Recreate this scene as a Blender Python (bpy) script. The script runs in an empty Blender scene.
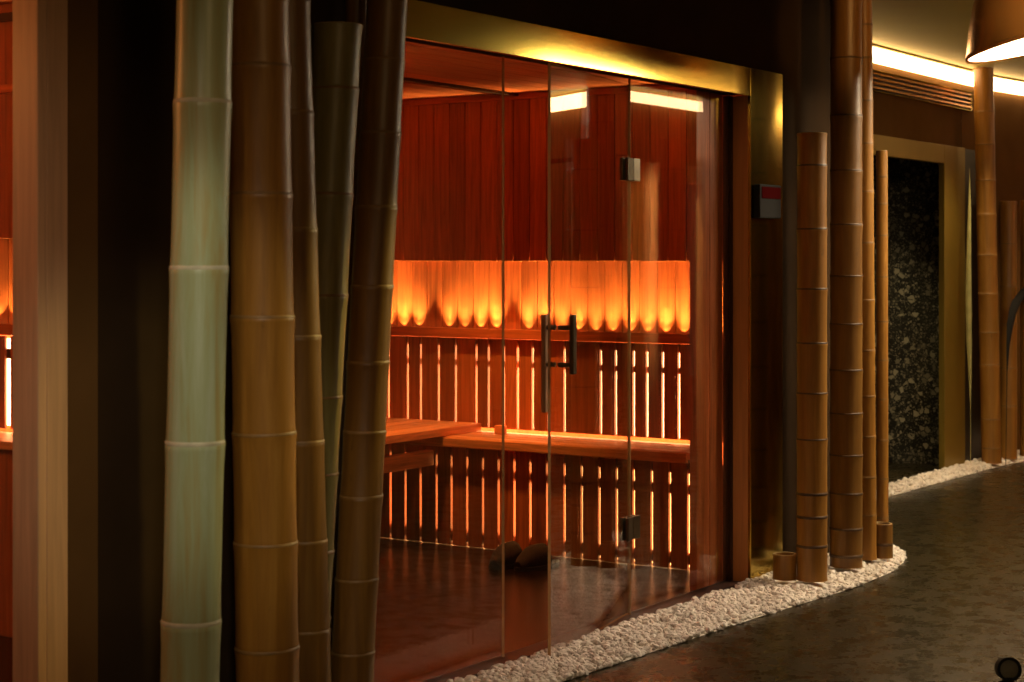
import bpy, bmesh, math, random
from mathutils import Vector, Matrix
random.seed(7)
PI = math.pi
scene = bpy.context.scene
COL = scene.collection

# ------------------------------------------------------------------ materials
def new_mat(name):
    m = bpy.data.materials.new(name); m.use_nodes = True
    nt = m.node_tree
    return m, nt, nt.nodes['Principled BSDF']

def nd(nt, typ, **kw):
    n = nt.nodes.new(typ)
    for k, v in kw.items(): setattr(n, k, v)
    return n

def coords(nt, scale=(1, 1, 1), kind='Object'):
    tc = nd(nt, 'ShaderNodeTexCoord'); mp = nd(nt, 'ShaderNodeMapping')
    mp.inputs['Scale'].default_value = scale
    nt.links.new(tc.outputs[kind], mp.inputs['Vector'])
    return mp.outputs['Vector']

def noise(nt, vec, scale, detail=4, rough=.55, dist=0):
    n = nd(nt, 'ShaderNodeTexNoise')
    n.inputs['Scale'].default_value = scale; n.inputs['Detail'].default_value = detail
    n.inputs['Roughness'].default_value = rough; n.inputs['Distortion'].default_value = dist
    nt.links.new(vec, n.inputs['Vector'])
    return n.outputs['Fac']

def ramp(nt, fac, stops):
    r = nd(nt, 'ShaderNodeValToRGB')
    el = r.color_ramp.elements
    while len(el) < len(stops): el.new(.5)
    for e, (p, c) in zip(el, stops):
        e.position = p; e.color = (*c, 1) if len(c) == 3 else c
    nt.links.new(fac, r.inputs['Fac'])
    return r.outputs['Color']

def mul(nt, c, fac, lo, hi):
    mr = nd(nt, 'ShaderNodeMapRange')
    mr.inputs['To Min'].default_value = lo; mr.inputs['To Max'].default_value = hi
    nt.links.new(fac, mr.inputs['Value'])
    mx = nd(nt, 'ShaderNodeVectorMath', operation='SCALE')
    nt.links.new(c, mx.inputs[0]); nt.links.new(mr.outputs['Result'], mx.inputs['Scale'])
    return mx.outputs['Vector']

def bump(nt, p, h, strength=.2, dist=.01):
    b = nd(nt, 'ShaderNodeBump')
    b.inputs['Strength'].default_value = strength; b.inputs['Distance'].default_value = dist
    nt.links.new(h, b.inputs['Height']); nt.links.new(b.outputs['Normal'], p.inputs['Normal'])

def wood(name, base, grain=(1, 1, 1), rough=.5, vary=(.7, 1.25), contrast=.45):
    """grain = scale vector: small along the board, large across it"""
    m, nt, p = new_mat(name)
    v = coords(nt, grain)
    f = noise(nt, v, 6, 6, .6, .6)
    b = Vector(base)
    c = ramp(nt, f, [(.25, tuple(b * (1 - contrast))), (.5, tuple(b)), (.78, tuple(b * (1 + contrast)))])
    g = nd(nt, 'ShaderNodeNewGeometry')
    c = mul(nt, c, g.outputs['Random Per Island'], *vary)
    nt.links.new(c, p.inputs['Base Color'])
    p.inputs['Roughness'].default_value = rough
    bump(nt, p, f, .12, .004)
    return m

def plain(name, col, rough=.5, metal=0, var=.15, scale=8, bmp=0):
    m, nt, p = new_mat(name)
    v = coords(nt)
    f = noise(nt, v, scale, 5)
    b = Vector(col)
    nt.links.new(ramp(nt, f, [(.3, tuple(b * (1 - var))), (.7, tuple(b * (1 + var)))]), p.inputs['Base Color'])
    p.inputs['Roughness'].default_value = rough; p.inputs['Metallic'].default_value = metal
    if bmp: bump(nt, p, f, bmp, .003)
    return m

def emit(name, col, s):
    m, nt, p = new_mat(name)
    p.inputs['Base Color'].default_value = (.8, .8, .8, 1)
    p.inputs['Emission Color'].default_value = (*col, 1)
    p.inputs['Emission Strength'].default_value = s
    return m

def bamboo_mat(name, a, b, c, rough=.42):
    m, nt, p = new_mat(name)
    v = coords(nt, (14, 14, .9))
    f = noise(nt, v, 1.9, 7, .68, .6)
    col = ramp(nt, f, [(.28, a), (.52, b), (.75, c)])
    f2 = noise(nt, coords(nt, (24, 24, 9)), 1.0, 4, .6)
    spots = ramp(nt, f2, [(.23, (.5, .5, .5)), (.33, (1, 1, 1))])
    mx = nd(nt, 'ShaderNodeVectorMath', operation='MULTIPLY')
    nt.links.new(col, mx.inputs[0]); nt.links.new(spots, mx.inputs[1])
    nt.links.new(mx.outputs['Vector'], p.inputs['Base Color'])
    p.inputs['Roughness'].default_value = rough
    bump(nt, p, f, .08, .003)
    return m

CED = (.46, .12, .033)
M = {}
M['cedar_v'] = wood('cedar_vertical', CED, (9, 9, .5), .42)
M['cedar_x'] = wood('cedar_along_x', CED, (.5, 9, 9), .45)
M['cedar_y'] = wood('cedar_along_y', CED, (9, .5, 9), .45)
M['bench_x'] = wood('bench_along_x', (.64, .27, .10), (.6, 9, 9), .45)
M['bench_y'] = wood('bench_along_y', (.64, .27, .10), (9, .6, 9), .45)
M['slat'] = wood('slat_wood', (.46, .14, .04), (9, 9, .5), .45, (.55, 1.3))
M['jamb'] = wood('jamb_wood', (.50, .29, .17), (9, 9, .4), .4, (.9, 1.1), .2)
M['reveal'] = wood('reveal_wood', (.48, .18, .05), (9, 9, .4), .45, (.95, 1.05), .2)
M['dark_wood'] = wood('dark_joint', (.035, .012, .006), (9, 9, .5), .5)
M['brass'] = plain('brushed_brass', (.50, .36, .055), .13, 1, .10, 3)
M['brass_dull'] = plain('dull_brass', (.30, .20, .03), .42, .6, .10, 3)
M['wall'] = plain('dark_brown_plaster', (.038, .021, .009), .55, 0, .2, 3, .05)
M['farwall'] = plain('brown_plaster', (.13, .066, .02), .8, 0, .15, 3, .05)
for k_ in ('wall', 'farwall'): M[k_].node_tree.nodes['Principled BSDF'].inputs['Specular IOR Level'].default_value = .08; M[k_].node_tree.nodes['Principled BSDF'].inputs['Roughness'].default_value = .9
M['ceil'] = plain('olive_ceiling_paint', (.30, .225, .006), .6, 0, .08, 2)
M['black'] = plain('black_metal', (.012, .011, .010), .35, .0, .2, 20)
M['blackgloss'] = plain('black_gloss', (.008, .008, .008), .3, .0, .2, 20)
M['steel'] = plain('satin_steel', (.19, .165, .12), .35, 1, .1, 30)
M['copper'] = plain('copper_shade', (.66, .30, .08), .25, .75, .08, 5)
M['slipper'] = plain('dark_felt', (.03, .02, .016), .95, 0, .3, 60, .3)
M['matt'] = plain('matt_black', (.006, .005, .004), 1, 0, .1, 20)
M['rubber'] = plain('dark_rubber', (.02, .018, .016), .8, 0, .2, 40)
M['sauna_floor'] = plain('sauna_dark_tile', (.012, .006, .003), .27, 0, .3, 6)
M['sauna_floor'].node_tree.nodes['Principled BSDF'].inputs['Specular IOR Level'].default_value = .25
M['glint'] = plain('pale_highlight', (.42, .40, .16), .35, 0, .2, 12)  # colour of the modelled highlight beside the far jamb
M['redlens'] = emit('red_display', (.5, .02, .01), .03)
_p = M['redlens'].node_tree.nodes['Principled BSDF']; _p.inputs['Base Color'].default_value = (.03, .003, .003, 1); _p.inputs['Roughness'].default_value = .9; _p.inputs['Specular IOR Level'].default_value = 0
M['greylens'] = plain('grey_lens', (.40, .38, .33), .25, 0, .2, 20)
M['led_amber'] = emit('amber_diode_strip', (1, .45, .12), 2.5)
M['back_up'] = emit('amber_backlight', (1, .50, .20), 14)
M['back_low'] = emit('amber_backlight_low', (1, .42, .12), 8)
M['cove'] = emit('warm_cove_diffuser', (1, .64, .30), 13)
M['lampface'] = emit('lamp_diffuser', (1, .72, .42), 17)
M['lampface_white'] = emit('lamp_diffuser_white', (1, .82, .56), 70)
M['blue'] = emit('violet_lamp', (.28, .16, 1), 9)
M['paleblock'] = plain('pale_plaque', (.5, .4, .3), .5)

# terrazzo wall
m, nt, p = new_mat('dark_terrazzo')
v = coords(nt)
def mathn(op, a, b):
    n = nd(nt, 'ShaderNodeMath', operation=op)
    for i, x in enumerate((a, b)):
        if isinstance(x, (int, float)): n.inputs[i].default_value = x
        else: nt.links.new(x, n.inputs[i])
    return n.outputs[0]
fl = None
for sc_, th_, ed_, am_ in ((60, .6, .14, .8), (30, .80, .10, .9), (120, .6, .12, .6)):
    v1 = nd(nt, 'ShaderNodeTexVoronoi'); v2 = nd(nt, 'ShaderNodeTexVoronoi', feature='DISTANCE_TO_EDGE')
    for q_ in (v1, v2): q_.inputs['Scale'].default_value = sc_; nt.links.new(v, q_.inputs['Vector'])
    sp = nd(nt, 'ShaderNodeSeparateColor'); nt.links.new(v1.outputs['Color'], sp.inputs['Color'])
    c_ = mathn('MULTIPLY', mathn('GREATER_THAN', sp.outputs[0], th_), mathn('GREATER_THAN', v2.outputs['Distance'], ed_))
    c_ = mathn('MULTIPLY', mathn('MULTIPLY', c_, sp.outputs[1]), am_)
    fl = c_ if fl is None else mathn('MAXIMUM', fl, c_)
nt.links.new(ramp(nt, fl, [(0, (.022, .02, .014)), (1, (.42, .37, .24))]), p.inputs['Base Color'])
p.inputs['Roughness'].default_value = .3
M['terrazzo'] = m

# corridor floor: dark riven stone, worn to a soft polish
m, nt, p = new_mat('dark_polished_stone')
v = coords(nt)
f1 = noise(nt, v, 1.6, 6, .6, .5)
f2 = noise(nt, coords(nt, (1, 1.15, 1)), 9, 10, .78, .2)
f3 = noise(nt, coords(nt, (1, 1.2, 1)), 20, 4, .65, .6)
c = ramp(nt, f2, [(.2, (.008, .006, .0016)), (.52, (.019, .0138, .0036)), (.82, (.034, .025, .007))])
c = mul(nt, c, f1, .55, 1.5)
fle = ramp(nt, f3, [(.62, (0, 0, 0)), (.70, (.09, .065, .033))])
ad = nd(nt, 'ShaderNodeVectorMath', operation='ADD')
nt.links.new(c, ad.inputs[0]); nt.links.new(fle, ad.inputs[1])
nt.links.new(ad.outputs['Vector'], p.inputs['Base Color'])
rr = nd(nt, 'ShaderNodeMapRange'); nt.links.new(f2, rr.inputs['Value'])
rr.inputs['From Min'].default_value = .3; rr.inputs['From Max'].default_value = .7
rr.inputs['To Min'].default_value = .14; rr.inputs['To Max'].default_value = .42
nt.links.new(rr.outputs['Result'], p.inputs['Roughness'])
bump(nt, p, f2, .10, .006)
M['floor'] = m

# pebbles
m, nt, p = new_mat('white_pebble')
g = nd(nt, 'ShaderNodeNewGeometry')
nt.links.new(ramp(nt, g.outputs['Random Per Island'], [(0, (.50, .44, .38)), (.15, (.70, .64, .57)), (1, (.86, .80, .73))]), p.inputs['Base Color'])
p.inputs['Roughness'].default_value = .6
M['pebble'] = m

# clear glass sheet: see-through with a Fresnel mirror, as thin glass is
m, nt, p = new_mat('clear_glass')
nt.nodes.remove(p)
out = nt.nodes['Material Output']
tr = nd(nt, 'ShaderNodeBsdfTransparent'); tr.inputs['Color'].default_value = (.965, .955, .94, 1)
gl = nd(nt, 'ShaderNodeBsdfGlossy'); gl.inputs['Roughness'].default_value = 0
fr = nd(nt, 'ShaderNodeFresnel')
gq = nd(nt, 'ShaderNodeNewGeometry'); mr = nd(nt, 'ShaderNodeMapRange')
mr.inputs['To Min'].default_value = 1.5; mr.inputs['To Max'].default_value = 1/1.5
nt.links.new(gq.outputs['Backfacing'], mr.inputs['Value']); nt.links.new(mr.outputs['Result'], fr.inputs['IOR'])
mx = nd(nt, 'ShaderNodeMixShader')
nt.links.new(fr.outputs[0], mx.inputs[0]); nt.links.new(tr.outputs[0], mx.inputs[1]); nt.links.new(gl.outputs[0], mx.inputs[2])
nt.links.new(mx.outputs[0], out.inputs['Surface'])
M['glass'] = m
m, nt, p = new_mat('glass_edge'); nt.nodes.remove(p)
d1 = nd(nt, 'ShaderNodeBsdfDiffuse'); d2 = nd(nt, 'ShaderNodeBsdfTranslucent'); mx = nd(nt, 'ShaderNodeMixShader')
for d_ in (d1, d2): d_.inputs['Color'].default_value = (.36, .22, .10, 1)
nt.links.new(d1.outputs[0], mx.inputs[1]); nt.links.new(d2.outputs[0], mx.inputs[2])
nt.links.new(mx.outputs[0], nt.nodes['Material Output'].inputs['Surface'])
M['glassedge'] = m

M['bam_green'] = bamboo_mat('bamboo_green', (.38, .27, .075), (.38, .43, .24), (.48, .54, .38), .38)
M['bam_tan'] = bamboo_mat('bamboo_tan', (.20, .085, .011), (.29, .13, .018), (.38, .19, .034))
M['bam_olive'] = bamboo_mat('bamboo_olive', (.15, .115, .03), (.22, .17, .05), (.30, .25, .085))
M['bam_brown'] = bamboo_mat('bamboo_brown', (.12, .052, .008), (.18, .083, .013), (.25, .125, .022))
M['node_pale'] = plain('bamboo_node_pale', (.52, .48, .34), .6, 0, .2, 30)
M['node_tan'] = plain('bamboo_node_tan', (.22, .115, .03), .55, 0, .25, 30)
M['node_dark'] = plain('bamboo_node_dark', (.07, .032, .008), .55, 0, .25, 30)
M['bam_cut'] = plain('bamboo_cut', (.45, .30, .13), .8, 0, .2, 40)

# ------------------------------------------------------------------ mesh helpers
def box(bm, x0, x1, y0, y1, z0, z1, bev=0):
    vs = [bm.verts.new((x, y, z)) for z in (z0, z1) for y in (y0, y1) for x in (x0, x1)]
    fs = [(0, 2, 3, 1), (4, 5, 7, 6), (0, 1, 5, 4), (2, 6, 7, 3), (0, 4, 6, 2), (1, 3, 7, 5)]
    faces = [bm.faces.new([vs[i] for i in f]) for f in fs]
    if bev:
        es = list({e for f in faces for e in f.edges})
        bmesh.ops.bevel(bm, geom=es, offset=bev, segments=2, affect='EDGES', profile=.6)

def prism(bm, pts, z0, z1):
    lo = [bm.verts.new((x, y, z0)) for x, y in pts]; hi = [bm.verts.new((x, y, z1)) for x, y in pts]
    n = len(pts)
    bm.faces.new(lo[::-1]); bm.faces.new(hi)
    for i in range(n): bm.faces.new((lo[i], lo[(i+1) % n], hi[(i+1) % n], hi[i]))

def lathe(bm, prof, seg=32, cap0=True, cap1=True, off=None):
    rings = []
    for r, z in prof:
        ox, oy = off(z) if off else (0, 0)
        rings.append([bm.verts.new((ox + r*math.cos(2*PI*i/seg), oy + r*math.sin(2*PI*i/seg), z)) for i in range(seg)])
    for a, b in zip(rings, rings[1:]):
        for i in range(seg): bm.faces.new((a[i], a[(i+1) % seg], b[(i+1) % seg], b[i]))
    if cap0: bm.faces.new(rings[0][::-1])
    if cap1: bm.faces.new(rings[-1])

def tube(bm, pts, r, seg=10):
    pts = [Vector(p) for p in pts]; rings = []
    for i, p in enumerate(pts):
        t = (pts[min(i+1, len(pts)-1)] - pts[max(i-1, 0)]).normalized()
        u = t.cross(Vector((.13, .31, .94))).normalized(); w = t.cross(u)
        rr = r[i] if isinstance(r, (list, tuple)) else r
        rings.append([bm.verts.new(p + (u*math.cos(2*PI*k/seg) + w*math.sin(2*PI*k/seg))*rr) for k in range(seg)])
    for a, b in zip(rings, rings[1:]):
        for k in range(seg): bm.faces.new((a[k], a[(k+1) % seg], b[(k+1) % seg], b[k]))
    bm.faces.new(rings[0][::-1]); bm.faces.new(rings[-1])

def obj(name, bm, mat, parent=None, smooth=False, loc=None, rot=None):
    me = bpy.data.meshes.new(name)
    bmesh.ops.recalc_face_normals(bm, faces=bm.faces[:])
    if smooth:
        for f in bm.faces: f.smooth = True
    bm.to_mesh(me); bm.free()
    for mm in (mat if isinstance(mat, list) else [mat]): me.materials.append(mm)
    if smooth:
        try: me.set_sharp_from_angle(angle=math.radians(40))
        except Exception: pass
    o = bpy.data.objects.new(name, me); COL.objects.link(o)
    if parent: o.parent = parent
    if loc: o.location = loc
    if rot: o.rotation_euler = rot
    return o

def B(*boxes, bev=0):
    bm = bmesh.new()
    for b in boxes: box(bm, *b, bev=bev)
    return bm

def struct(name, bm, mat, **kw):
    o = obj(name, bm, mat, **kw)
    if not o.parent: o['kind'] = 'structure'
    return o

def tag(o, label, cat, group=None, kind=None):
    o['label'] = label; o['category'] = cat
    if group: o['group'] = group
    if kind: o['kind'] = kind
    return o

def empty(name, loc, label, cat, group=None, rot=None):
    o = bpy.data.objects.new(name, None); COL.objects.link(o); o.location = loc
    if rot: o.rotation_euler = rot
    o.empty_display_size = .1
    return tag(o, label, cat, group)

def boards_bm(axis, u0, u1, w, other, z0, z1, gap=.004, start=None):
    """cladding of separate boards side by side along u (x or y); other = (front, back)"""
    bm = bmesh.new(); u = u0 if start is None else start
    while u < u1 - .005:
        a, b = max(u, u0), min(u + w - gap, u1)
        if b - a > .004:
            if axis == 'y': box(bm, other[0], other[1], a, b, z0, z1, bev=.0025)
            else: box(bm, a, b, other[0], other[1], z0, z1, bev=.0025)
        u += w
    return bm

# ------------------------------------------------------------------ shell
# x runs along the cabin front, y into the cabins, z up; camera stands at (0, -3.2, 1.3)
struct('floor', B((-3, 22, -6, .02, -.12, 0), (7.7, 22, .02, 3.5, -.12, 0)), M['floor'])
struct('floor', B((4.06, 7.3, .02, 2.4, -.12, 0.0)), M['sauna_floor'])
struct('floor', B((.3, 3.98, .02, 2.2, -.12, .19)), M['sauna_floor'])
struct('ceiling', B((-3, 22, -6, 3.5, 2.475, 2.60)), M['ceil'])

FY = -.065
# front wall of the cabins (dark brown), round openings
struct('wall_front', B((-1, .3, FY, .1, 0, 2.475), (.3, 2.9, FY, .1, 2.12, 2.475),
                       (2.90, 4.06, FY, .02, 0, 2.475), (4.06, 6.80, FY, .02, 2.05, 2.475),
                       (6.80, 7.72, FY, .02, 0, 2.475)), M['wall'])
struct('wall_end', B((7.50, 7.72, .02, 3.5, 0, 2.475)), M['wall'])
# far wall that bends away at its right end
far = [(8.0, .60), (9.30, .60)]
bm = bmesh.new()
def wall_run(bm, pts, t, z0, z1):
    back = [(x, y + t) for x, y in pts]
    prism(bm, pts + back[::-1], z0, z1)
wall_run(bm, [(7.72, .60), (9.20, .60)], .12, 0, 2.475)
wall_run(bm, [(9.20, .60), (10.92, .60)], .12, 1.98, 2.475)
wall_run(bm, [(10.925, .60), (11.45, .585), (11.9, .53), (12.4, .42), (13.0, .2), (14.0, -.3), (16, -1.4), (18, -2.9)], .12, 0, 2.475)
struct('wall_far', bm, M['farwall'])
struct('wall_shower', B((10.925, 11.12, .60, 3.0, 0, 2.3)), M['terrazzo'])
struct('wall_shower_back', B((9.0, 11.12, 2.9, 3.0, 0, 2.3)), M['terrazzo'])
struct('ceiling', B((9.0, 11.12, .72, 3.0, 2.0, 2.06)), M['wall'])
struct('trim_4', B((10.55, 10.92, .575, .612, 0, 1.985), (9.2, 10.549, .575, .612, 1.872, 1.985), (9.2, 9.3, .575, .612, 0, 1.872), bev=.003), M['brass_dull'])
struct('trim_5', B((9.35, 10.92, 1.05, 1.14, 0, .035), bev=.004), M['black'])
# opposite side of the corridor (seen mirrored in the glass)
OX = 11.2
struct('wall_opposite', B((5.0, OX, -3.15, -3.0, 0, 2.475), (OX + 1.25, 20, -3.15, -3.0, 0, 2.475), (OX, OX + 1.25, -3.15, -3.0, 1.98, 2.475)), M['farwall'])
struct('wall_opposite_recess', boards_bm('x', OX - .2, OX + 1.5, .1, (-4.02, -4.0), 0, 2.1), M['cedar_v'])
struct('trim_6', B((OX, OX + .12, -3.17, -2.96, 0, 1.98), (OX + 1.13, OX + 1.25, -3.17, -2.96, 0, 1.98), (OX + .12, OX + 1.13, -3.17, -2.96, 1.86, 1.98), bev=.003), M['jamb'])
struct('wall_corridor_end', B((20, 20.1, -6, 3.5, 0, 2.475)), M['wall'])

# ------------------------------------------------------------------ main sauna cabin
struct('wall_left', boards_bm('y', .03, 2.3, .092, (4.03, 4.06), 0, 2.07), M['cedar_v'])
struct('wall_back', boards_bm('x', 4.06, 7.2, .092, (2.26, 2.30), 0, 2.07), M['cedar_v'])
bm = boards_bm('y', .02, 2.28, .0905, (7.00, 7.06), 1.285, 2.07, start=.02)         # upper boards stand proud
t = boards_bm('y', .02, 2.28, .0905, (7.07, 7.095), .93, 1.30, gap=.003, start=.02)
me_t = bpy.data.meshes.new('tmp'); t.to_mesh(me_t); t.free(); bm.from_mesh(me_t); bpy.data.meshes.remove(me_t)
box(bm, 7.095, 7.14, .02, 2.28, 0, 2.07); box(bm, 7.015, 7.095, .02, 2.28, 1.30, 1.31)
struct('wall_right', bm, M['cedar_v'])
bm = bmesh.new()
y = .03
while y < 2.25:
    y1 = min(y + .118, 2.26)
    if not (1.30 < y < 1.36): box(bm, 4.06, 7.06, y, y1 - .003, 2.062, 2.085, bev=.002)
    y += .12 if not (1.23 < y < 1.36) else .125
struct('ceiling', bm, M['cedar_x'])
struct('trim_7', B((4.06, 7.06, 1.335, 1.365, 2.050, 2.066)), M['dark_wood'])
struct('trim_8', B((6.985, 7.003, .03, 2.26, 2.035, 2.062), bev=.003), M['cedar_y'])
struct('ceiling', B((4.0, 7.5, .02, 2.4, 2.09, 2.12)), M['wall'])
# wood panel between the end of the glowing wall and the jamb, behind the glass
struct('trim_2', boards_bm('x', 6.245, 6.476, .115, (.03, .06), .0, 2.06), M['cedar_v'])
struct('trim_3', B((6.502, 6.56, FY, .03, 0, 1.945), bev=.002), M['reveal'])
struct('trim_9', B((6.474, 6.504, .0, .03, 0, 1.945)), M['dark_wood'])
# brass portal
struct('trim_1', B((4.0, 6.502, -.078, FY + .004, 1.943, 2.056), (6.5035, 6.803, -.078, FY + .004, 0, 2.056), bev=.002), M['brass'])
struct('trim_10', B((4.06, 6.5, -.06, .02, 1.95, 2.05)), M['wall'])
struct('trim_11', B((4.06, 6.5, -.055, .03, .0, .012), bev=.002), M['dark_wood'])

def glass_pane(name, x0, x1, y0, y1, z0, z1, parent=None):
    bm = B((x0, x1, y0, y1, z0, z1))
    o = obj(name, bm, [M['glass'], M['glassedge']], parent)
    for f in o.data.polygons:
        if abs(f.normal.y) < .5: f.material_index = 1
    return o
w = glass_pane('window_1', 4.08, 4.845, .0, .010, .012, 1.95); w['kind'] = 'structure'
w = glass_pane('window_2', 5.672, 6.474, .0, .010, .012, 1.95); w['kind'] = 'structure'
# glass door, hinged at x = 5.667, standing open about 11 degrees towards the corridor
DW = .800
door = glass_pane('door_1', -DW, 0, -.005, .005, .02, 1.925)
door['kind'] = 'structure'
door.location = (5.667, .005, 0); door.rotation_euler = (0, 0, math.radians(11))
def bar(side):
    bm = bmesh.new(); yy = -.055 if side < 0 else .042; zl = .925 if side < 0 else .80
    box(bm, -DW + .055, -DW + .085, yy - .008, yy + .008, zl, 1.118, bev=.003)
    return bm
hn = obj('handle', bar(-1), M['steel'], door); hn['label'] = 'steel bar handle on the corridor side'
hn2 = obj('handle', bar(1), M['jamb'], door); hn2['label'] = 'longer wooden bar handle on the inner side'
for h, s in ((hn, -1), (hn2, 1)):
    for z in (.955, 1.075):
        bm = bmesh.new(); tube(bm, [(-DW + .07, s*.005, z), (-DW + .07, s*(.05 if s < 0 else .036), z)], .008)
        obj('standoff', bm, M['steel'], h, True)
for z0 in (1.578, .285):
    bm = bmesh.new()
    for s in (-1, 1):
        box(bm, -.052, -.003, s*.011 - .006, s*.011 + .006, z0, z0 + .082, bev=.002)
    tube(bm, [(0, -.012, z0 + .004), (0, -.012, z0 + .078)], .007)
    obj('hinge', bm, M['steel'], door)
    bm = bmesh.new()
    for s in (-1, 1):
        box(bm, 5.676, 5.722, .005 + s*.011 - .006, .005 + s*.011 + .006, z0, z0 + .082, bev=.002)
    obj('hinge_plate', bm, M['steel'], w)

# slatted, back-lit panels
def slat_panel(root, x, th, gaps, y0, y1, z0, z1, rails, mat, back_mat, back_x, bz, gw=.0115):
    bm = bmesh.new(); ed = sorted(gaps); a = y0
    for gq in ed + [y1 + gw/2]:
        b = gq - gw/2
        if b - a > .01: box(bm, x, x + th, a, b, z0, z1, bev=.002)
        a = gq + gw/2
    obj('slats', bm, mat, root)
    for (r0, r1) in rails:
        obj('rail', B((x + th, x + th + .018, y0, y1, r0, r1)), M['dark_wood'], root)
    obj('light_panel', B((back_x, back_x + .012, y0, y1, bz[0], bz[1])), back_mat, root)

up = [2.215, 2.130, 2.042, 1.928, 1.851, 1.746, 1.648, 1.531, 1.462, 1.378, 1.301, 1.22, 1.134, 1.05, .861, .784, .693, .626, .548, .469, .36, .27, .18]
lo = [2.19, 2.10, 2.01, 1.922, 1.835, 1.749, 1.663, 1.573, 1.49, 1.404, 1.318, 1.234, 1.15, 1.067, .979, .891, .804, .716, .63, .547, .46, .374, .286, .2, .11]
r = empty('slatted_panel', (0, 0, 0), 'upright wooden slats with glowing gaps above the bench and below the lit shelf', 'backrest')
slat_panel(r, 6.925, .02, up, .07, 2.25, .512, .925, [(.795, .822), (.888, .925)], M['slat'], M['back_up'], 6.985, (.512, .9))
r = empty('slatted_panel', (0, 0, 0), 'upright wooden slats with glowing gaps closing the space under the bench', 'bench front')
slat_panel(r, 6.665, .02, lo, .07, 2.25, .0015, .447, [(.312, .352), (.40, .447), (.020, .066)], M['slat'], M['back_low'], 6.72, (.004, .42))

# side bench
r = empty('sauna_bench', (6.8, .9, .45), 'slatted wooden sauna bench along the far side wall in front of glowing slats', 'bench')
bm = bmesh.new()
nb = 4; x0, x1 = 6.63, 6.955; wv = (x1 - x0)/nb
for i in range(nb):
    box(bm, x0 - 6.8 + i*wv, x0 - 6.8 + (i + 1)*wv - .008, -.63, 1.3, .012, .045, bev=.008)
obj('seat', bm, M['bench_y'], r)
obj('front_edge', B((6.615 - 6.8, 6.632 - 6.8, -.63, 1.3, .0, .042), bev=.005), M['bench_y'], r)
for yb in (-.6, .45): obj('bearer', B((6.745 - 6.8, 6.915 - 6.8, yb, yb + .04, -.02, .011)), M['dark_wood'], r)
# rear bench
r = empty('sauna_bench', (5.5, 1.9, .482), 'wide plank bench along the sauna rear wall, meeting the side bench in the corner', 'bench')
bm = bmesh.new()
for i in range(6):
    a = -.385 + i*.122
    box(bm, -1.43, 1.42, a, a + .113, .0155, .052, bev=.008)
obj('seat', bm, M['bench_x'], r)
obj('front_edge', B((-1.43, 1.42, -.402, -.386, .015, .051), bev=.004), M['bench_x'], r)
obj('support_beam', B((-1.43, 1.155, -.32, -.28, -.125, -.055), bev=.004), M['bench_x'], r)
for xb in (.62, -.5): obj('bracket', B((xb, xb + .06, -.36, .33, -.055, .012)), M['cedar_y'], r)
obj('bench_leg', B((.6, .66, -.27, -.21, -.482, -.055)), M['cedar_v'], r)
o = obj('wooden_block', B((6.84, 6.88, 1.33, 1.375, .496, .535), bev=.005), M['bench_y'])
tag(o, 'small dark wooden block standing in the corner between the two benches', 'block')

# shelf with hidden lamps
r = empty('light_shelf', (6.95, 1.15, .95), 'narrow wooden shelf with amber lamps washing the wall above it', 'shelf')
obj('shelf_board', B((-.065, .12, -1.08, 1.10, -.018, .0), bev=.003), M['cedar_y'], r)
obj('shelf_lip', B((-.075, -.055, -1.08, 1.10, -.02, .024), bev=.004), M['cedar_y'], r)
obj('lamp_strip', B((.062, .085, -1.08, 1.10, .0005, .006)), M['led_amber'], r)

AMB = (1, .61, .19)
def spot(loc, rot, energy, size, blend, color, radius=.006, name='spot'):
    l = bpy.data.lights.new(name, 'SPOT'); l.energy = energy; l.spot_size = size; l.spot_blend = blend
    l.color = color; l.shadow_soft_size = radius
    o = bpy.data.objects.new(name, l); COL.objects.link(o); o.location = loc; o.rotation_euler = rot
    return o
def aim(o, tgt):
    o.rotation_euler = (Vector(tgt) - o.location).to_track_quat('-Z', 'Y').to_euler()
def point(loc, energy, color, radius=.1, name='lamp'):
    l = bpy.data.lights.new(name, 'POINT'); l.energy = energy; l.color = color; l.shadow_soft_size = radius
    o = bpy.data.objects.new(name, l); COL.objects.link(o); o.location = loc; return o
def area(loc, tgt, sx, sy, energy, color, name='area_lamp'):
    l = bpy.data.lights.new(name, 'AREA'); l.shape = 'RECTANGLE'; l.size = sx; l.size_y = sy; l.energy = energy; l.color = color
    o = bpy.data.objects.new(name, l); COL.objects.link(o); o.location = loc; aim(o, tgt); return o

y = .02 + .0905/2; k = 0
while y < 2.24:
    if not (1.40 < y < 1.50) and not (1.82 < y < 1.88):
        s = spot((7.050, y, .953), (0, 0, 0), random.uniform(.8, 1.2)*1.2, math.radians(76), .12, AMB, .002, name='shelf_lamp')
        aim(s, (7.060, y, 1.06))
        s = spot((7.032, y, .953), (0, 0, 0), random.uniform(.88, 1.12)*30.0, math.radians(72), .75, AMB, .01, name='shelf_lamp')
        aim(s, (7.070, y, 1.20))
        s = spot((7.030, y, .953), (0, 0, 0), 60, math.radians(50), 1, AMB, .01, name='shelf_lamp')
        aim(s, (7.070, y, 1.285))
    y += .0905

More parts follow.
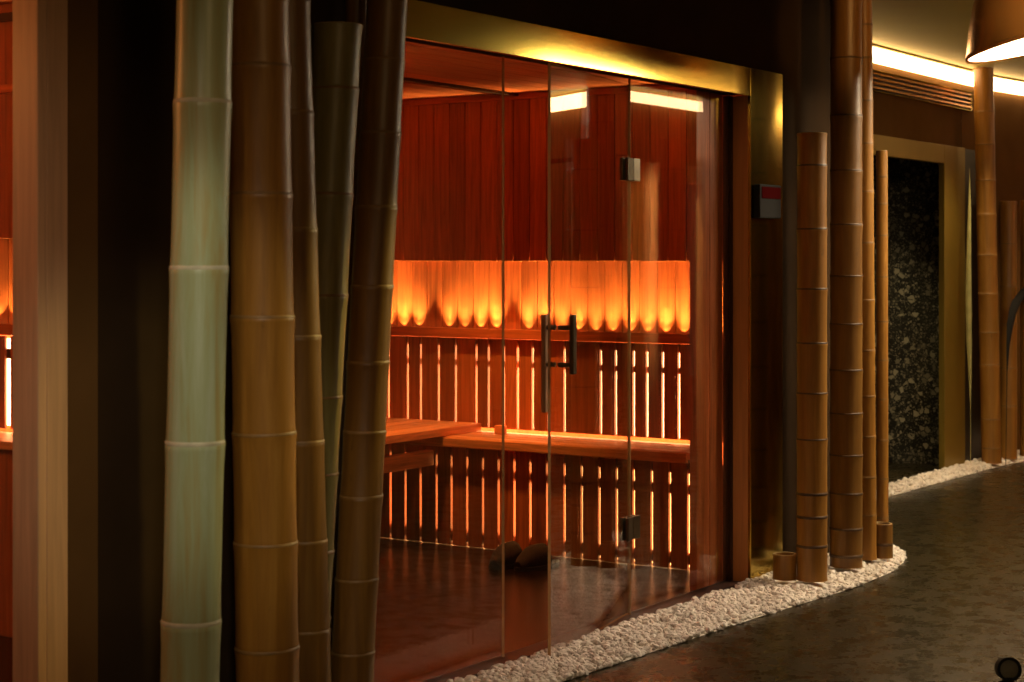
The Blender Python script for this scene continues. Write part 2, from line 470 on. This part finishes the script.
# slippers
def slipper(loc, rz, label):
    r = empty('slipper', loc, label, 'slipper', rot=(0, 0, rz))
    bm = bmesh.new(); n = 24
    def outline(s):
        pts = []
        for i in range(n):
            a = 2*PI*i/n
            pts.append((.135*math.cos(a)*s, .052*s*math.sin(a)*(1.06 + .12*math.cos(a + 2.6))))
        return pts
    prism(bm, outline(1), 0, .016)
    obj('sole', bm, M['rubber'], r, True)
    bm = bmesh.new(); rows = []
    for i in range(9):                                   # arched toe cover, open towards the heel
        u = i/8; xx = -.128 + u*.165
        hw = .052*math.sqrt(max(.05, 1 - ((xx + .0)/.137)**2)); hh = .012 + .072*math.sin(min(1, u*1.35 + .12)*PI*.5)
        rows.append([bm.verts.new((xx, hw*math.cos(PI*j/10), .014 + hh*math.sin(PI*j/10)**.8)) for j in range(11)])
    for a, b in zip(rows, rows[1:]):
        for j in range(10): bm.faces.new((a[j], a[j+1], b[j+1], b[j]))
    bm.faces.new(rows[0])
    o = obj('upper', bm, M['slipper'], r, True)
    so = o.modifiers.new('thick', 'SOLIDIFY'); so.thickness = .006
    return r
slipper((6.37, .985, 0), .05, 'left dark felt slipper of the pair on the sauna floor')
slipper((6.39, .855, 0), -.12, 'right dark felt slipper of the pair on the sauna floor')

# control panel on the brass jamb
r = empty('switch_panel', (6.64, -.078, 1.46), 'small black control box with a dim red display on the brass door jamb', 'control panel')
obj('housing', B((-.115, .085, -.03, 0, .0, .135), bev=.006), M['matt'], r)
obj('display', B((-.10, .075, -.033, -.029, .078, .125), bev=.002), M['redlens'], r)

# ------------------------------------------------------------------ left-hand cabin
struct('window_3', B((.4, 2.806, .0, .010, .2, 2.1)), M['glass'])
struct('trim_12', B((2.809, 2.835, -.085, .0, 0, 2.475), (2.835, 2.899, -.085, FY + .02, 0, 2.475), bev=.003), M['jamb'])
struct('trim_13', B((2.8995, 3.005, -.072, FY + .004, 0, 2.475), bev=.002), M['farwall'])
bm = boards_bm('y', .03, 2.2, .09, (3.80, 3.83), 1.36, 2.10)
t = boards_bm('y', .03, 2.2, .09, (3.845, 3.87), 1.06, 1.37, gap=.003)
me_t = bpy.data.meshes.new('tmp'); t.to_mesh(me_t); t.free(); bm.from_mesh(me_t); bpy.data.meshes.remove(me_t)
box(bm, 3.87, 3.93, .02, 2.2, 0, 2.1)
struct('wall_left_cabin_right', bm, M['cedar_v'])
struct('wall_left_cabin_back', boards_bm('x', .3, 3.9, .09, (2.16, 2.2), 0, 2.1), M['cedar_v'])
struct('ceiling', B((.3, 3.93, .02, 2.2, 2.085, 2.115)), M['cedar_x'])
struct('trim_14', B((3.78, 3.80, .03, 2.16, 2.03, 2.055)), M['dark_wood'])
struct('trim_15', B((3.785, 3.80, .03, 2.16, 1.81, 1.835), bev=.003), M['cedar_y'])
r = empty('slatted_panel', (0, 0, 0), 'wooden slats with one glowing gap at the left picture edge, behind the pale pillar', 'backrest')
slat_panel(r, 3.78, .010, [.425 + i*.117 for i in range(14)], .07, 2.1, .775, 1.06, [(.99, 1.02)], M['slat'], M['back_up'], 3.82, (.78, 1.05), gw=.026)
r = empty('light_shelf', (3.8, 1.1, 1.085), 'short stretch of lit wooden shelf at the left picture edge', 'shelf')
obj('shelf_board', B((-.05, .045, -1.03, 1.0, -.018, .0), bev=.003), M['cedar_y'], r)
obj('shelf_lip', B((-.06, -.045, -1.03, 1.0, -.02, .015), bev=.003), M['cedar_y'], r)
obj('lamp_strip', B((.0, .02, -1.03, 1.0, .0005, .006)), M['led_amber'], r)
r = empty('sauna_bench', (3.7, 1.1, .74), 'plain wooden bench front at the left picture edge, below one glowing gap', 'bench')
obj('seat', B((-.12, .08, -1.03, 1.0, .0, .025), bev=.004), M['bench_y'], r)
obj('front_panel', boards_bm('y', -1.03, 1.0, .24, (-.10, -.08), -.55, -.001), M['slat'], r)
y = .075
while y < 2.1:
    s = spot((3.815, y, 1.095), (0, 0, 0), 2.2, math.radians(88), .35, AMB, name='shelf_lamp'); aim(s, (3.832, y, 1.24)); y += .09

# ------------------------------------------------------------------ bamboo
POLES = []
def bamboo(label, base, top, dia, nodes, mat, nmat, cut=False, ring_h=.005, taper=.04, name='bamboo_pole', bend=.0):
    bx, by = base; tx, ty, tz = top
    POLES.append((bx, by, dia/2))
    R = dia/2; H = tz
    def off(z):
        t = z/H; s = math.sin(PI*t)*bend
        return ((tx - bx)*t + s, (ty - by)*t + s*.3)
    nodes = sorted(z for z in nodes if .01 < z < H - .012)
    zs = [.033 if by < .2 else .024] + nodes + [H]
    prof = []
    for i, (a, b) in enumerate(zip(zs, zs[1:])):
        L = b - a
        for q in ((0, .012), (.02, .0), (.06, -.012), (.2, -.02), (.5, -.018), (.85, -.006), (.96, .018), (.99, .03)):
            if i and q[0] == 0: prof.append((R*1.0, a + .001)); continue
            prof.append((R*(1 + q[1])*(1 - taper*((a + L*q[0])/H - .5)), a + L*q[0]))
    prof.append((R*(1 - taper*.5), H))
    bm = bmesh.new()
    seg = 36
    if cut:
        lathe(bm, prof + [(R*.80*(1 - taper*.5), H - .001), (R*.78, H - .06)], seg, True, True, off)
    else:
        lathe(bm, prof, seg, True, True, off)
    o = obj(name, bm, mat, None, True, (bx, by, 0))
    tag(o, label, 'bamboo', 'bamboo poles in the pebble beds')
    for z in nodes:
        ox, oy = off(z); rr = R*(1 - taper*(z/H - .5))
        bm = bmesh.new()
        tl = random.uniform(-.02, .02)
        lathe(bm, [(rr*.96, -ring_h*1.8), (rr*1.022, -ring_h), (rr*1.034, 0), (rr*1.02, ring_h*.7), (rr*.96, ring_h*1.5)], seg, False, False)
        bmesh.ops.transform(bm, matrix=Matrix.Translation((ox, oy, z)) @ Matrix.Rotation(tl, 4, 'Y'), verts=bm.verts[:])
        obj('node_ring', bm, nmat, o, True)
    if cut:
        bm = bmesh.new(); ox, oy = off(H); rr = R*(1 - taper*.5)
        lathe(bm, [(rr*.80, H - .002), (rr*.80, H + .0015), (rr*.995, H + .0015), (rr*.995, H - .002)], seg, False, False, lambda z: (ox, oy))
        obj('cut_rim', bm, M['bam_cut'], o, False)
    return o

def nz(pys, x, y):                  # node heights read off as fractions are kept in metres
    return pys

bamboo('pale green bamboo pole, leftmost of all the poles', (2.896, -.455), (2.975, -.455, 2.468), .127,
       [.14, .505, .895, 1.278, 1.642, 1.99, 2.30], M['bam_green'], M['node_pale'], ring_h=.006)
bamboo('thick brown bamboo pole right beside the pale green pole', (3.235, -.40), (3.16, -.42, 2.468), .147,
       [.15, .386, .633, .891, 1.163, 1.449, 1.745, 2.04, 2.3], M['bam_tan'], M['node_tan'])
bamboo('slim dark brown bamboo pole leaning behind the thick brown pole', (3.500, -.31), (3.405, -.29, 2.468), .112,
       [.15, .37, .594, .843, 1.105, 1.372, 1.66, 1.94, 2.2], M['bam_brown'], M['node_tan'])
bamboo('olive bamboo pole with a cut top, leaning behind the slim dark brown pole', (3.641, -.142), (3.812, -.142, 1.929), .136,
       [.16, .35, .525, .728, .93, 1.2, 1.47, 1.754], M['bam_olive'], M['node_tan'], cut=True)
bamboo('leaning dark bamboo pole against the left edge of the glowing sauna glass', (3.668, -.29), (3.88, -.29, 2.468), .111,
       [.12, .275, .463, .677, .844, 1.026, 1.225, 1.434, 1.63, 1.826, 2.03, 2.24], M['bam_brown'], M['node_tan'])
bamboo('brown bamboo pole showing only above the cut top of the olive pole', (3.955, -.115), (3.925, -.115, 2.468), .066,
       [.3, .6, .9, 1.2, 1.5, 1.8, 2.1, 2.35], M['bam_brown'], M['node_tan'])

def px2z(pys, Y): return [1.3 - (q - 258)/1800*Y for q in pys]
bamboo('shorter thick bamboo pole with a flat cut top beside the brass door jamb', (6.58, -.306), (6.58, -.306, 1.79), .119,
       [1.663, 1.414, 1.178, .965, .768, .587, .375, .284, .169], M['bam_tan'], M['node_dark'], cut=True)
bamboo('tall thick bamboo pole reaching the ceiling, right of the shorter cut pole', (6.949, -.295), (6.949, -.295, 2.468), .132,
       [2.119, 1.884, 1.658, 1.436, 1.226, 1.028, .839, .662, .49, .333, .19, .08, 2.36], M['bam_brown'], M['node_dark'], bend=.006)
bamboo('tall slender bamboo pole reaching the ceiling, right of the tall thick pole', (7.165, -.30), (7.115, -.30, 2.468), .078,
       [2.277, 2.138, 1.96, 1.78, 1.578, 1.363, 1.123, .912, .72, .55, .38, .22], M['bam_tan'], M['node_tan'])
bamboo('thin bamboo pole with a cut top, half hidden behind the tall slender pole', (7.512, -.23), (7.505, -.23, 1.77), .052,
       [1.657, 1.538, 1.397, 1.216, 1.02, .85, .68, .5, .33, .16], M['bam_tan'], M['node_tan'], cut=True)
bamboo('short bamboo stump at the foot of the cut pole beside the door jamb', (6.54, -.206), (6.545, -.206, .13), .095, [], M['bam_tan'], M['node_tan'], cut=True, name='bamboo_stump')
bamboo('short dark bamboo stump at the corner of the pebble bed', (7.238, -.341), (7.238, -.341, .176), .082, [.09], M['bam_brown'], M['node_dark'], cut=True, name='bamboo_stump')
bamboo('far bamboo pole reaching the ceiling beside the dark shower doorway', (11.02, .44), (10.86, .44, 2.468), .122,
       [2.2, 2.0, 1.78, 1.57, 1.32, 1.08, .84, .64, .3, .12], M['bam_tan'], M['node_tan'])
bamboo('far cut bamboo pole at the right picture edge, behind a black cord', (11.32, .43), (11.32, .43, 1.66), .105,
       [1.39, 1.12, .88, .6, .36], M['bam_tan'], M['node_tan'], cut=True)
bamboo('far cut bamboo pole at the very right picture edge, partly out of view', (11.56, .37), (11.56, .37, 1.67), .12,
       [1.45, 1.2, .95, .7, .4, .2], M['bam_tan'], M['node_tan'], cut=True)
bm = bmesh.new()
tube(bm, [(10.86, .3, .03), (10.882, .3, .60), (10.903, .3, .766), (10.942, .3, .888), (11.0, .3, .97), (11.06, .3, 1.021), (11.22, .3, 1.086), (11.40, .31, 1.11)], [.002, .003, .011, .020, .026, .028, .026, .015])
o = obj('black_cord', bm, M['matt'], None, True); tag(o, 'thick black cord curving in front of the far cut bamboo poles', 'cord')
# pale blade shaped as a highlight, between the far brass jamb and far pole
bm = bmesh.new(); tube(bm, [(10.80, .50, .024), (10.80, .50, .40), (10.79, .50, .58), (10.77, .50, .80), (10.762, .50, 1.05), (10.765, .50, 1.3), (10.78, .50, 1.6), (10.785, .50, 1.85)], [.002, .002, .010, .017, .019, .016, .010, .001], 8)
o = obj('highlight_blade', bm, M['glint'], None, True); tag(o, 'slim pale blade shaped as the tall highlight between far brass jamb and bamboo pole', 'highlight')
struct('trim_16', B((10.925, 11.3, .577, .597, 0, 1.98)), M['blackgloss'])

# ------------------------------------------------------------------ pebble beds
def pebbles(name, label, front, back, n, size, hump):
    """front/back: polylines (x,y) sampled at the same parameter"""
    ico = bmesh.new(); bmesh.ops.create_icosphere(ico, subdivisions=1, radius=1)
    iv = [v.co.copy() for v in ico.verts]; ifc = [[v.index for v in f.verts] for f in ico.faces]; ico.free()
    def samp(pl, t):
        seg = [(Vector(a) - Vector(b)).length for a, b in zip(pl, pl[1:])]; L = sum(seg)*t
        for s, a, b in zip(seg, pl, pl[1:]):
            if L <= s: return Vector(a).lerp(Vector(b), L/s if s else 0)
            L -= s
        return Vector(pl[-1])
    V, Fc = [], []
    # soft mound under the stones
    N, K = 60, 6; base = len(V)
    for i in range(N + 1):
        a, b = samp(front, i/N), samp(back, i/N)
        for k in range(K + 1):
            q = a.lerp(b, k/K); V.append((q.x, q.y, .002 + hump*min(1, 2.2*k/K)*.8))
    for i in range(N):
        for k in range(K):
            o0 = base + i*(K + 1) + k; Fc.append([o0, o0 + 1, o0 + K + 2, o0 + K + 1])
    for j in range(n):
        t = random.random(); k = random.random()
        a, b = samp(front, t), samp(back, t)
        q = a.lerp(b, k)
        if any((q.x - px)**2 + (q.y - py)**2 < (pr*1.04 + size*1.15)**2 for px, py, pr in POLES): continue
        s = size*random.uniform(.6, 1.35)
        h = hump*min(1, 2.2*k)
        rot = Matrix.Rotation(random.random()*6.28, 3, 'Z') @ Matrix.Rotation(random.uniform(-.6, .6), 3, 'X') @ Matrix.Rotation(random.uniform(-.6, .6), 3, 'Y')
        sc = Vector((random.uniform(.8, 1.3), random.uniform(.7, 1), random.uniform(.5, .85)))*s
        base = len(V); z = h + s*random.uniform(.25, .9)
        for v in iv:
            jn = 1 + random.uniform(-.13, .13)
            w_ = rot @ Vector((v.x*sc.x*jn, v.y*sc.y*jn, v.z*sc.z*jn))
            V.append((q.x + w_.x, q.y + w_.y, max(.001, z + w_.z)))
        Fc += [[base + i for i in f] for f in ifc]
    me = bpy.data.meshes.new(name); me.from_pydata(V, [], Fc); me.materials.append(M['pebble'])
    
    o = bpy.data.objects.new(name, me); COL.objects.link(o)
    return tag(o, label, 'pebbles', kind='stuff')
pebbles('pebble_bed', 'white pebbles in a strip along the glass front, curving round the bamboo corner',
        [(2.6, -.72), (3.6, -.46), (4.7, -.31), (5.2, -.338), (5.95, -.385), (6.67, -.447), (7.07, -.44), (7.36, -.39), (7.53, -.32), (7.68, -.22), (7.76, -.10)],
        [(2.6, -.09), (3.6, -.09), (4.7, -.085), (5.2, -.085), (5.8, -.085), (6.5, -.085), (6.9, -.085), (7.2, -.085), (7.4, -.085), (7.6, -.08), (7.72, -.07)],
        7600, .0118, .014)
pebbles('pebble_bed', 'bright white pebbles in a thin strip along the far wall',
        [(8.2, .45), (9.2, .447), (10.3, .42), (11.2, .39), (12.4, .20), (13.3, -.2)],
        [(8.2, .575), (9.2, .572), (10.3, .57), (11.2, .55), (12.4, .38), (13.3, -.02)],
        2200, .0125, .02)

# ------------------------------------------------------------------ corridor fittings
# slot diffuser above the far doorway
r = empty('air_vent', (10.2, .6, 2.22), 'long brass slot vent on the far wall under the glowing ceiling edge', 'vent')
obj('frame', B((-.85, -.835, -.03, 0, 0, .12), (.82, .84, -.03, 0, 0, .12), (-.85, .84, -.03, 0, .112, .12), (-.85, .84, -.03, 0, 0, .008), bev=.002), M['brass'], r)
obj('backing', B((-.83, .82, -.006, -.001, .004, .116)), M['black'], r)
for i in range(4):
    bm = bmesh.new()
    z = .018 + i*.026
    prism(bm, [(-.832, -.03), (.818, -.03), (.818, -.012), (-.832, -.012)], z, z + .012)
    obj('slat', bm, M['copper'], r)
# glowing strip in the angle of wall and ceiling
def strip(name, pts, t, z0, z1, mat, label):
    bm = bmesh.new(); wall_run(bm, pts, t, z0, z1)
    o = obj(name, bm, mat); return tag(o, label, 'strip light')
strip('strip_light', [(7.9, .57), (11.0, .57), (11.45, .555), (11.9, .50), (12.4, .39), (13.0, .17), (14.0, -.33)], .026, 2.385, 2.464, M['cove'],
      'long white glowing strip light where the far wall meets the ceiling')
bm = bmesh.new(); wall_run(bm, [(7.9, .545), (11.0, .545), (11.45, .53), (11.9, .475), (12.4, .365), (13.0, .145), (14.0, -.355)], .05, 2.4645, 2.473)
obj('profile', bm, M['ceil'], bpy.data.objects['strip_light'])  # added cover, keeps the strip's direct light off the ceiling
strip('strip_light', [(10.0, -2.97), (19.5, -2.97)], .03, 2.39, 2.46, M['cove'],
      'strip light mirrored as a white band at the top of the right glass panel')

bm = bmesh.new(); wall_run(bm, [(11.46, -1.02), (12.9, -2.117)], -.0, 2.05, 2.06) if False else prism(bm, [(11.50, -.93), (12.90, -1.996), (13.08, -1.76), (11.68, -.694)], 2.02, 2.475)
struct('trim_17', bm, M['farwall'])
strip('strip_light', [(11.43, -.965), (12.83, -2.031)], .04, 2.355, 2.455, M['cove'], 'bright light band mirrored in the upper left corner of the open glass door')
# pendant lamp, tilted
r = empty('pendant_lamp', (7.30, -1.09, 2.19), 'large copper pendant lamp with glowing white underside at the top right corner', 'lamp')
axis = Vector((-.42, .22, .92))
view = Vector((.8368, .5476, 0)); right = Vector((.5476, -.8368, 0))
axis = (Vector((0, 0, 1)) - right*.22 + view*.055).normalized()
r.rotation_euler = axis.to_track_quat('Z', 'Y').to_euler()
bm = bmesh.new()
RR = .40
lathe(bm, [(RR, 0), (RR*.985, .02), (RR*.90, .12), (RR*.80, .22), (RR*.66, .30), (RR*.3, .34), (.05, .345)], 64, False, False)
o = obj('shade', bm, M['copper'], r, True); o.modifiers.new('t', 'SOLIDIFY').thickness = .004
bm = bmesh.new(); lathe(bm, [(RR*.965, .006), (RR*.96, .012)], 64)
obj('diffuser', bm, M['lampface'], r, True)
bm = bmesh.new(); lathe(bm, [(.03, .343), (.03, .36)], 24); obj('cap', bm, M['black'], r, True)

r2 = empty('pendant_lamp', (7.93, -1.6, 2.285), 'added unseen copper pendant dish mirrored as a bright patch on the brass door lintel', 'lamp')  # out-of-view pendant, added for the bright patch on the brass lintel
r2.rotation_euler = Vector((.87*.16, -.49*.16, 1)).to_track_quat('Z', 'Y').to_euler()
bm = bmesh.new(); lathe(bm, [(.34, 0), (.335, .015), (.27, .06), (.16, .10), (.05, .115)], 48, False, False)
o = obj('shade', bm, M['copper'], r2, True); o.modifiers.new('t', 'SOLIDIFY').thickness = .004
bm = bmesh.new(); lathe(bm, [(.325, .004), (.322, .009)], 48); obj('diffuser', bm, M['lampface_white'], r2, True)
bm = bmesh.new(); lathe(bm, [(.02, .115), (.02, .188)], 16); obj('stem', bm, M['black'], r2, True)

# low floor spotlight in the near right corner
fx, fy = 5.43, -1.46
r = empty('floor_spotlight', (fx, fy, 0), 'small round black floor light with grey lens at the bottom right corner', 'floor light')
d = Vector((-.8368, -.5476, .12)).normalized()
q = d.to_track_quat('Z', 'Y').to_matrix().to_4x4()
bm = bmesh.new(); lathe(bm, [(.022, -.05), (.034, -.04), (.037, 0), (.037, .008), (.029, .008), (.028, .0)], 32, True, False)
bmesh.ops.transform(bm, matrix=Matrix.Translation((0, 0, .044)) @ q, verts=bm.verts[:]); obj('housing', bm, M['black'], r, True)
bm = bmesh.new(); lathe(bm, [(.0285, .0), (.0285, .002), (.015, .006), (.004, .007)], 32)
bmesh.ops.transform(bm, matrix=Matrix.Translation((0, 0, .044)) @ q, verts=bm.verts[:]); obj('lens', bm, M['greylens'], r, True)
bm = bmesh.new(); lathe(bm, [(.03, 0), (.03, .005), (.012, .008), (.012, .02)], 24); obj('base', bm, M['black'], r, True)

# fittings across the corridor, seen only as reflections
o = obj('wall_lamp', B((OX + .35, OX + .75, -3.99, -3.94, 1.62, 1.68), bev=.01), M['blue']); tag(o, 'small violet lamp mirrored in the right glass panel', 'lamp')

# ------------------------------------------------------------------ lights
WARM = (1, .62, .26)
# lamp light under the pendant
# unseen corridor spots outside the frame; most are added as fill light
s = spot((5.6, -.75, 2.46), (0, 0, 0), 34, math.radians(75), .8, (1, .78, .60), .06, 'unseen_spot'); aim(s, (5.5, -.5, 0))
s = spot((2.0, -2.3, 2.45), (0, 0, 0), 24, math.radians(100), .9, WARM, .2, 'unseen_spot'); aim(s, (3.5, -.5, .9))
s = spot((1.5, -1.9, 2.4), (0, 0, 0), 58, math.radians(22), .7, (1, .92, .70), .06, 'unseen_spot'); aim(s, (2.93, -.45, 1.05))
s = spot((1.0, -1.7, 2.4), (0, 0, 0), 36, math.radians(46), .8, (1, .70, .46), .06, 'unseen_spot'); aim(s, (2.80, -.09, .8))
s = spot((10.2, 1.2, 1.98), (0, 0, 0), 24, math.radians(64), .8, (1, .80, .45), .05, 'shower_fill'); aim(s, (10.9, 1.1, .2))  # unseen fill added to light the terrazzo
for xx in (9.6, 10.6, 11.8):
    s = spot((xx, .25 if xx < 11 else 0, 2.46), (0, 0, 0), 75, math.radians(50), .8, (1, .74, .42), .05, 'unseen_spot'); aim(s, (xx, .42 if xx < 11 else .25, 0))  # unseen fill added to brighten the far pebbles
s = spot((6.2, -1.6, 2.44), (0, 0, 0), 70, math.radians(50), .6, (1, .66, .3), .05, 'unseen_spot'); aim(s, (7.3, -1.09, 2.35))  # unseen spot added to brighten the pendant shade
s = spot((9.4, -1.2, .9), (0, 0, 0), 14, math.radians(140), .9, (1, .72, .3), .2, 'ceiling_fill'); aim(s, (9.5, -1.0, 2.47))  # unseen spot aimed up, added to brighten the ceiling
s = spot((6.2, 1.35, 2.04), (0, 0, 0), 100, math.radians(60), .8, (1, .38, .085), .05, 'bench_fill'); aim(s, (6.6, 1.35, .5))  # unseen fill added to brighten the bench tops
s = spot((4.3, -1.7, 2.4), (0, 0, 0), 18, math.radians(34), .7, (1, .52, .16), .05, 'unseen_spot'); aim(s, (6.5, .0, 1.0))  # added orange spot on the wooden reveal beside the glass
s = spot((6.2, -1.35, 2.40), (0, 0, 0), 20, math.radians(30), .8, (1, .50, .14), .05, 'unseen_spot'); aim(s, (6.98, -.3, 2.25))  # added spot for the top of the tall thick pole
s = spot((10.6, -1.7, 2.4), (0, 0, 0), 700, math.radians(40), .6, (1, .56, .2), .05, 'unseen_spot'); aim(s, (11.3, -3.0, 1.3))  # added spot that brightens the mirrored door frame
s = spot((6.0, -1.65, 2.2), (0, 0, 0), 230, math.radians(17), .9, (1, .74, .18), .05, 'unseen_spot'); aim(s, (3.5, -.36, 1.0))  # added side light for yellow rims on the left poles
# recess across the corridor
area((OX + .6, -3.5, 1.9), (OX + .6, -3.9, .6), .8, .1, 50, AMB)
# unseen cabin fill, added in place of light bounced off the wood
point((5.3, 1.2, 1.98), 7, (1, .18, .022), .12, 'cabin_fill')
point((2.2, 1.2, 1.9), 22, (1, .34, .08), .12, 'cabin_fill')

w_ = bpy.data.worlds.new('World'); scene.world = w_; w_.use_nodes = True
w_.node_tree.nodes['Background'].inputs['Color'].default_value = (.055, .038, .018, 1)
w_.node_tree.nodes['Background'].inputs['Strength'].default_value = 1

# ------------------------------------------------------------------ camera
cam = bpy.data.cameras.new('camera'); cam.lens = 1800/1024*36; cam.sensor_width = 36
cam.shift_y = -83/1024
cam.dof.use_dof = True; cam.dof.focus_distance = 6.6; cam.dof.aperture_fstop = 5.6
co = bpy.data.objects.new('camera', cam); COL.objects.link(co)
co.location = (0, -3.2, 1.30)
co.rotation_euler = Vector((.83674, .5476, 0)).to_track_quat('-Z', 'Y').to_euler()
scene.camera = co

scene.view_settings.view_transform = 'Standard'; scene.view_settings.look = 'None'
scene.view_settings.gamma = 1; scene.view_settings.use_curve_mapping = False
scene.view_settings.exposure = 0
scene.cycles.use_denoising = True
scene.cycles.max_bounces = 14; scene.cycles.diffuse_bounces = 6; scene.cycles.glossy_bounces = 6; scene.cycles.transparent_max_bounces = 16
scene.cycles.sample_clamp_indirect = 6
